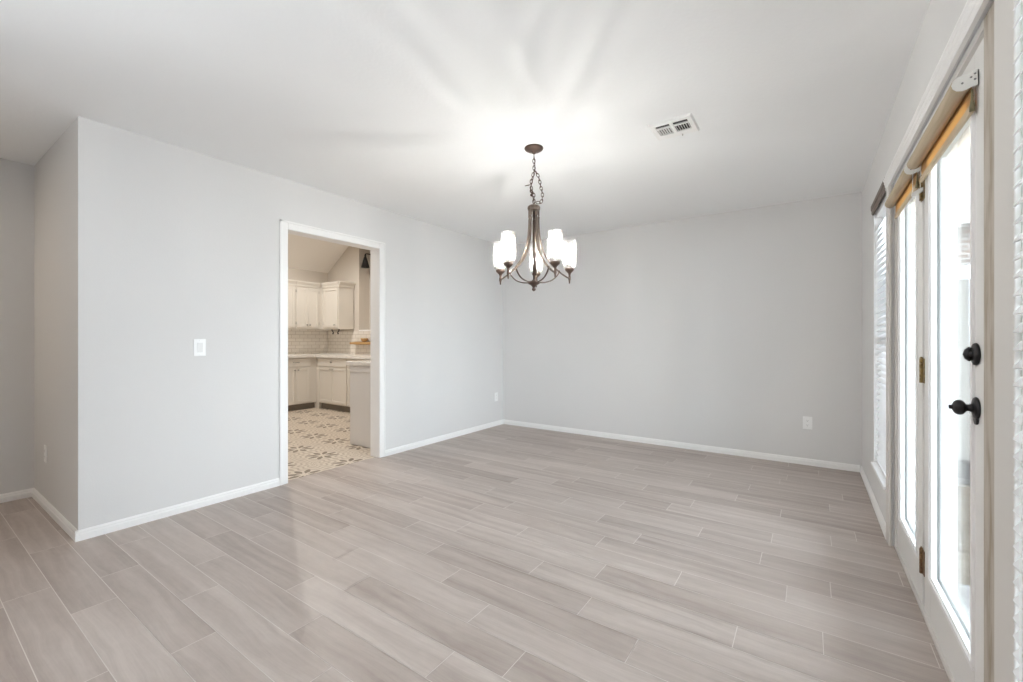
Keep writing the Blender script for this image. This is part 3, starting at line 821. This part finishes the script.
c1 = base_cabinet(0.62, 'cream base cabinet with two knobbed doors at the left of the kitchen corner', filler=0.10)
c1.rotation_euler = (0, 0, PI/2); c1.location = (-6.83, 3.535, 0)
c1b = base_cabinet(0.60, 'cream base cabinet with two knobbed doors, next one out from the kitchen corner cabinet')
c1b.rotation_euler = (0, 0, PI/2); c1b.location = (-6.83, 2.93, 0)
c2 = base_cabinet(0.80, 'wide cream base cabinet with a two-panel pull-out door facing the doorway', doors=1)
c2.location = (-6.77, 4.125, 0)
c2b = base_cabinet(0.75, 'cream base cabinet partly hidden behind the pale peninsula')
c2b.location = (-5.965, 4.125, 0)
struct('trim_cabinet_corner', MB().box((-7.44, 4.158, 0.0), (-6.85, 4.745, 0.858)).box((-6.848, 4.158, 0.0), (-6.775, 4.745, 0.858)), CAB, 'cream corner filler between the two runs of base cabinets', 'trim')
w = MB().prism([(-7.45, 2.9), (-6.80, 2.9), (-6.80, 4.095), (-5.18, 4.095), (-5.18, 4.749), (-7.449, 4.749)], 'z', 0.8585, 0.898)
tag(w.build('countertop', COUNTER), 'long white L-shaped countertop over the cream base cabinets', 'countertop')
struct('trim_backsplash', MB().box((KX+0.0005, 1.6, 0.8985), (KX+0.009, KY-0.001, 1.335)), SUBY, 'cream subway tile backsplash left of the kitchen corner', 'backsplash')
struct('trim_backsplash_back', MB().box((KX+0.01, KY-0.009, 0.8985), (-4.25, KY-0.0005, 1.295)), SUBX, 'cream subway tile backsplash on the kitchen gable wall', 'backsplash')
struct('trim_recess_ledge', MB().box((RX0+0.001, KY-0.012, RZ0+0.0005), (RX1-0.001, 4.964, RZ0+0.022), 0.003), TRIM, 'white ledge on the tiled wall under the recess', 'trim')

def upper_cabinet(wd, label, doors, x0=0.0, dep=0.315, blank=0.0, zb=1.335, zt=2.09, door_end=None, knobs=(True, True), ends=(0, 0)):
    r = thing('upper_cabinet', (0, 0, zb), label, 'cabinet', 'cream upper cabinets')
    MB().box((0, 0.02, zb), (wd, dep, zt)).build('cabinet_body', CAB, r)
    e = door_end if door_end else wd-0.015
    n = len(doors)
    for (a, b, kx) in doors:
        o = door_mb(a, b, zb+0.03, zt-0.045, 0.001).build('cabinet_door', CAB, r)
        knob_mb(kx, 0.001, zb+0.07).build('knob', NICKEL, o)
        hx = a-0.004 if kx > (a+b)/2 else b+0.004
        for z in (zb+0.10, zt-0.11):
            MB().cyl((hx, 0.006, z-0.022), (hx, 0.006, z+0.022), 0.005, 8).build('hinge', NICKEL, o)
    cr = [(0.02, zt-0.03), (0.006, zt-0.03), (0.002, zt+0.0), (-0.022, zt+0.045), (-0.022, zt+0.062), (0.02, zt+0.062)]
    w = MB().prism([(p[0], p[1]) for p in cr], 'x', -ends[0]*0.022, wd+ends[1]*0.022)
    if ends[1]: w.prism([(wd+(0.02-p[0]) - 0.0 if p[0] < 0.02 else wd, p[1]) for p in cr], 'y', 0.02, dep)
    w.box((0, 0.02, zt), (wd, dep, zt+0.062))
    w.build('crown_moulding', CAB, r)
    return r
u1 = upper_cabinet(0.42, 'cream upper cabinet with two small doors beside the kitchen corner', [(0.012, 0.208, 0.185), (0.212, 0.408, 0.235)])
u1.rotation_euler = (0, 0, PI/2); u1.location = (-7.13, 3.965, 1.335)
u1b = upper_cabinet(0.56, 'cream upper cabinet cut off by the left side of the doorway', [(0.012, 0.275, 0.25), (0.279, 0.545, 0.305)])
u1b.rotation_euler = (0, 0, PI/2); u1b.location = (-7.13, 3.40, 1.335)
u2 = upper_cabinet(0.455, 'cream single-door upper cabinet with an open end panel on the gable wall', [(0.02, 0.44, 0.375)], ends=(0, 1))
u2.location = (-7.10, 4.42, 1.335)
u2['label'] = 'cream single-door upper cabinet with a plain end panel on the gable wall'
for o in (u1, u1b, u2):      # parts were built with z in world heights
    for c in children(o): pass

struct('trim_upper_corner', MB().box((-7.449, 4.388, 1.335), (-7.150, 4.744, 2.150)).box((-7.1495, 4.445, 1.335), (-7.103, 4.744, 2.150)), CAB, 'cream corner filler between the two runs of upper cabinets', 'trim')
# under-cabinet scroll rack
def rack():
    r = thing('scroll_rack', (-6.86, 4.52, 1.335), 'small dark scrolled rack hung under the single-door upper cabinet', 'rack')
    for x in (-6.965, -6.755):
        s = 1 if x < -6.86 else -1
        MB().tube(bez([(x, 4.52, 1.334), (x+s*0.005, 4.52, 1.31), (x+s*0.03, 4.52, 1.29), (x+s*0.042, 4.52, 1.265), (x+s*0.03, 4.52, 1.252), (x+s*0.018, 4.52, 1.262)], 6), 0.009, 8).build('scroll_bracket', BLACK, r)
    MB().tube([(-6.925, 4.52, 1.285), (-6.795, 4.52, 1.285)], 0.004, 8).tube([(-6.935, 4.52, 1.318), (-6.785, 4.52, 1.318)], 0.004, 8).build('rail', NICKEL, r)
rack()

# peninsula against the dining wall
r = thing('peninsula', (-3.9, 2.93, 0), 'pale grey peninsula end under a white counter just inside the kitchen doorway', 'counter')
MB().box((-4.19, 2.94, 0.0), (XK-0.0005, 4.09, 0.872), 0.002).build('end_panel', PENIN, r)
MB().box((-4.225, 2.905, 0.8725), (XK-0.0005, 4.09, 0.915), 0.005).build('counter_slab', COUNTER, r)
MB().box((-4.175, 2.925, 0.80), (XK-0.001, 2.9395, 0.862), 0.003).build('apron_rail', PENIN, r)

# wooden shelf with a bowl
tag(MB().prism([(4.60, 1.072), (4.7405, 1.062), (4.7405, 1.115), (4.60, 1.105)], 'x', -6.575, -5.75, bev=0.004).build('wooden_shelf', OAK), 'orange-brown wooden shelf on the kitchen tile below the sconce', 'shelf')
tag(MB().lathe([(0, 1.1155), (0.045, 1.1155), (0.075, 1.135), (0.092, 1.175), (0.086, 1.175), (0.070, 1.140), (0.04, 1.124), (0, 1.123)], Matrix.Translation((-6.255, 4.665, 0)) @ Matrix.Diagonal((0.75, 0.62, 1, 1)), 24).build('wooden_bowl', OAK, loc=(-6.255, 4.665, 1.1155)), 'small wooden bowl on the orange-brown kitchen shelf', 'bowl')

# sconce
def sconce():
    x, yw = -6.415, 4.965
    r = thing('wall_sconce', (x, yw, 2.66), 'black cone wall sconce hanging in the kitchen recess', 'lamp')
    MB().lathe([(0, 0.0005), (0.045, 0.0005), (0.045, 0.012), (0.03, 0.02), (0, 0.021)], Matrix.Translation((x, yw, 2.655)) @ Matrix.Rotation(PI/2, 4, 'X'), 20).build('backplate', BLACK, r)
    MB().tube(bez([(x, yw-0.015, 2.655), (x, yw-0.08, 2.662), (x, yw-0.150, 2.655), (x, yw-0.158, 2.63)], 6), 0.009, 8).build('lamp_arm', BLACK, r)
    T = Matrix.Translation((x, yw-0.158, 0))
    s = MB().lathe([(0, 2.645), (0.016, 2.642), (0.018, 2.60), (0.024, 2.595), (0.073, 2.415), (0.069, 2.415), (0.020, 2.588), (0, 2.590)], T, 24)
    s.build('lamp_shade', BLACK, r)
    MB().lathe([(0, 2.50), (0.012, 2.49), (0.026, 2.455), (0.018, 2.43), (0, 2.424)], T, 14).build('bulb', CORD, r)
sconce()

# recessed downlights in the sloped kitchen ceiling
def downlight(x, y, label, power):
    n = Vector((0.67 if x < RIDGE_X else -0.645, 0, -1)).normalized()
    p = Vector((x, y, roofz(x))) + n*0.001
    q = n.to_track_quat('Z', 'Y').to_matrix().to_4x4()
    q = n.to_track_quat('Z', 'Y').to_matrix().to_4x4(); M = Matrix.Translation(p) @ q
    r = thing('downlight', p, label, 'light', 'kitchen downlights')
    MB().lathe([(0.052, 0.0), (0.085, 0.0), (0.083, 0.005), (0.056, 0.007), (0.052, 0.003)], M, 28, closed=True).build('trim_ring', TRIM, r)
    MB().lathe([(0, 0.0), (0.0515, 0.0), (0.0515, 0.003), (0, 0.003)], M, 28).build('lens', CANLENS, r)
    l = bpy.data.lights.new('kitchen_downlight', 'SPOT'); l.energy = power; l.color = (1.0, 0.97, 0.92); l.spot_size = 2.6; l.spot_blend = 0.6; l.shadow_soft_size = 0.06
    o = bpy.data.objects.new('kitchen_downlight', l); C.objects.link(o); o.location = p + n*0.05
downlight(-6.06, 3.12, 'lit round recessed downlight in the sloped kitchen ceiling', 110)
downlight(-4.75, 1.75, 'added unseen downlight in the kitchen ceiling slope above the doorway', 40)  # out-of-view downlight added to light the peninsula

# ---------------------------------------------------------------- outside
def outside():
    tag(MB().box((XO+0.001, -5.0, -0.16), (3.2, 3.0, -0.04), 0.004).build('patio_slab', CONC), 'pale concrete patio outside the french doors', 'patio', kind=BS)
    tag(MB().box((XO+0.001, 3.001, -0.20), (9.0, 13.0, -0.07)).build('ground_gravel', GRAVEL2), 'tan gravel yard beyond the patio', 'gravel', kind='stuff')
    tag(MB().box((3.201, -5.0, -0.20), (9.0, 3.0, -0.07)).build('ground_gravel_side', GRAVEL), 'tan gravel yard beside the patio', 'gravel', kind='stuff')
    tag(MB().box((XO+0.001, -5.0, 2.42), (3.3, 5.2, 2.55)).box((3.1, -4.9, -0.0395), (3.22, -4.78, 2.4195)).box((3.08, 2.85, -0.0395), (3.2, 2.97, 2.4195)).build('patio_cover', SIDING), 'white covered patio roof outside the french doors', 'patio roof', kind=BS)
    # fence
    r = thing('fence', (0.6, 5.3, -0.07), 'pale wooden board fence seen through the door glass', 'fence')
    w = MB()
    for i in range(34):
        x = 0.56 + i*0.145; w.box((x, 5.30, -0.0), (x+0.138, 5.32, 1.68 + 0.004*(i % 3)), 0.002)
    w.build('fence_boards', FENCE, r)
    for x in (0.6, 2.4, 4.2): MB().box((x, 5.325, -0.069), (x+0.09, 5.415, 1.75), 0.004).build('fence_post', FENCE, r)
    tag(MB().box((0.55, 5.16, -0.0695), (5.4, 5.28, 0.12), 0.01).build('edging_kerb', mat('kerb_grey', (0.05, 0.05, 0.053), 0.8)), 'dark grey block edging at the foot of the fence', 'edging')
    # neighbour house
    r = thing('house', (2.5, 10.5, -0.07), 'brick neighbouring house above the fence', 'house')
    MB().box((1.0, 9.5, -0.069), (8.0, 12.5, 2.9)).build('house_wall', BRICK, r)
    MB().prism([(0.7, 2.9), (8.3, 2.9), (6.6, 4.1), (2.4, 4.1)], 'y', 9.2, 12.8).build('house_roof', ROOFM, r)
    MB().box((1.9, 9.47, 1.1), (3.0, 9.499, 2.3)).build('house_window', mat('house_window', (0.5, 0.52, 0.55), 0.2), r)
outside()
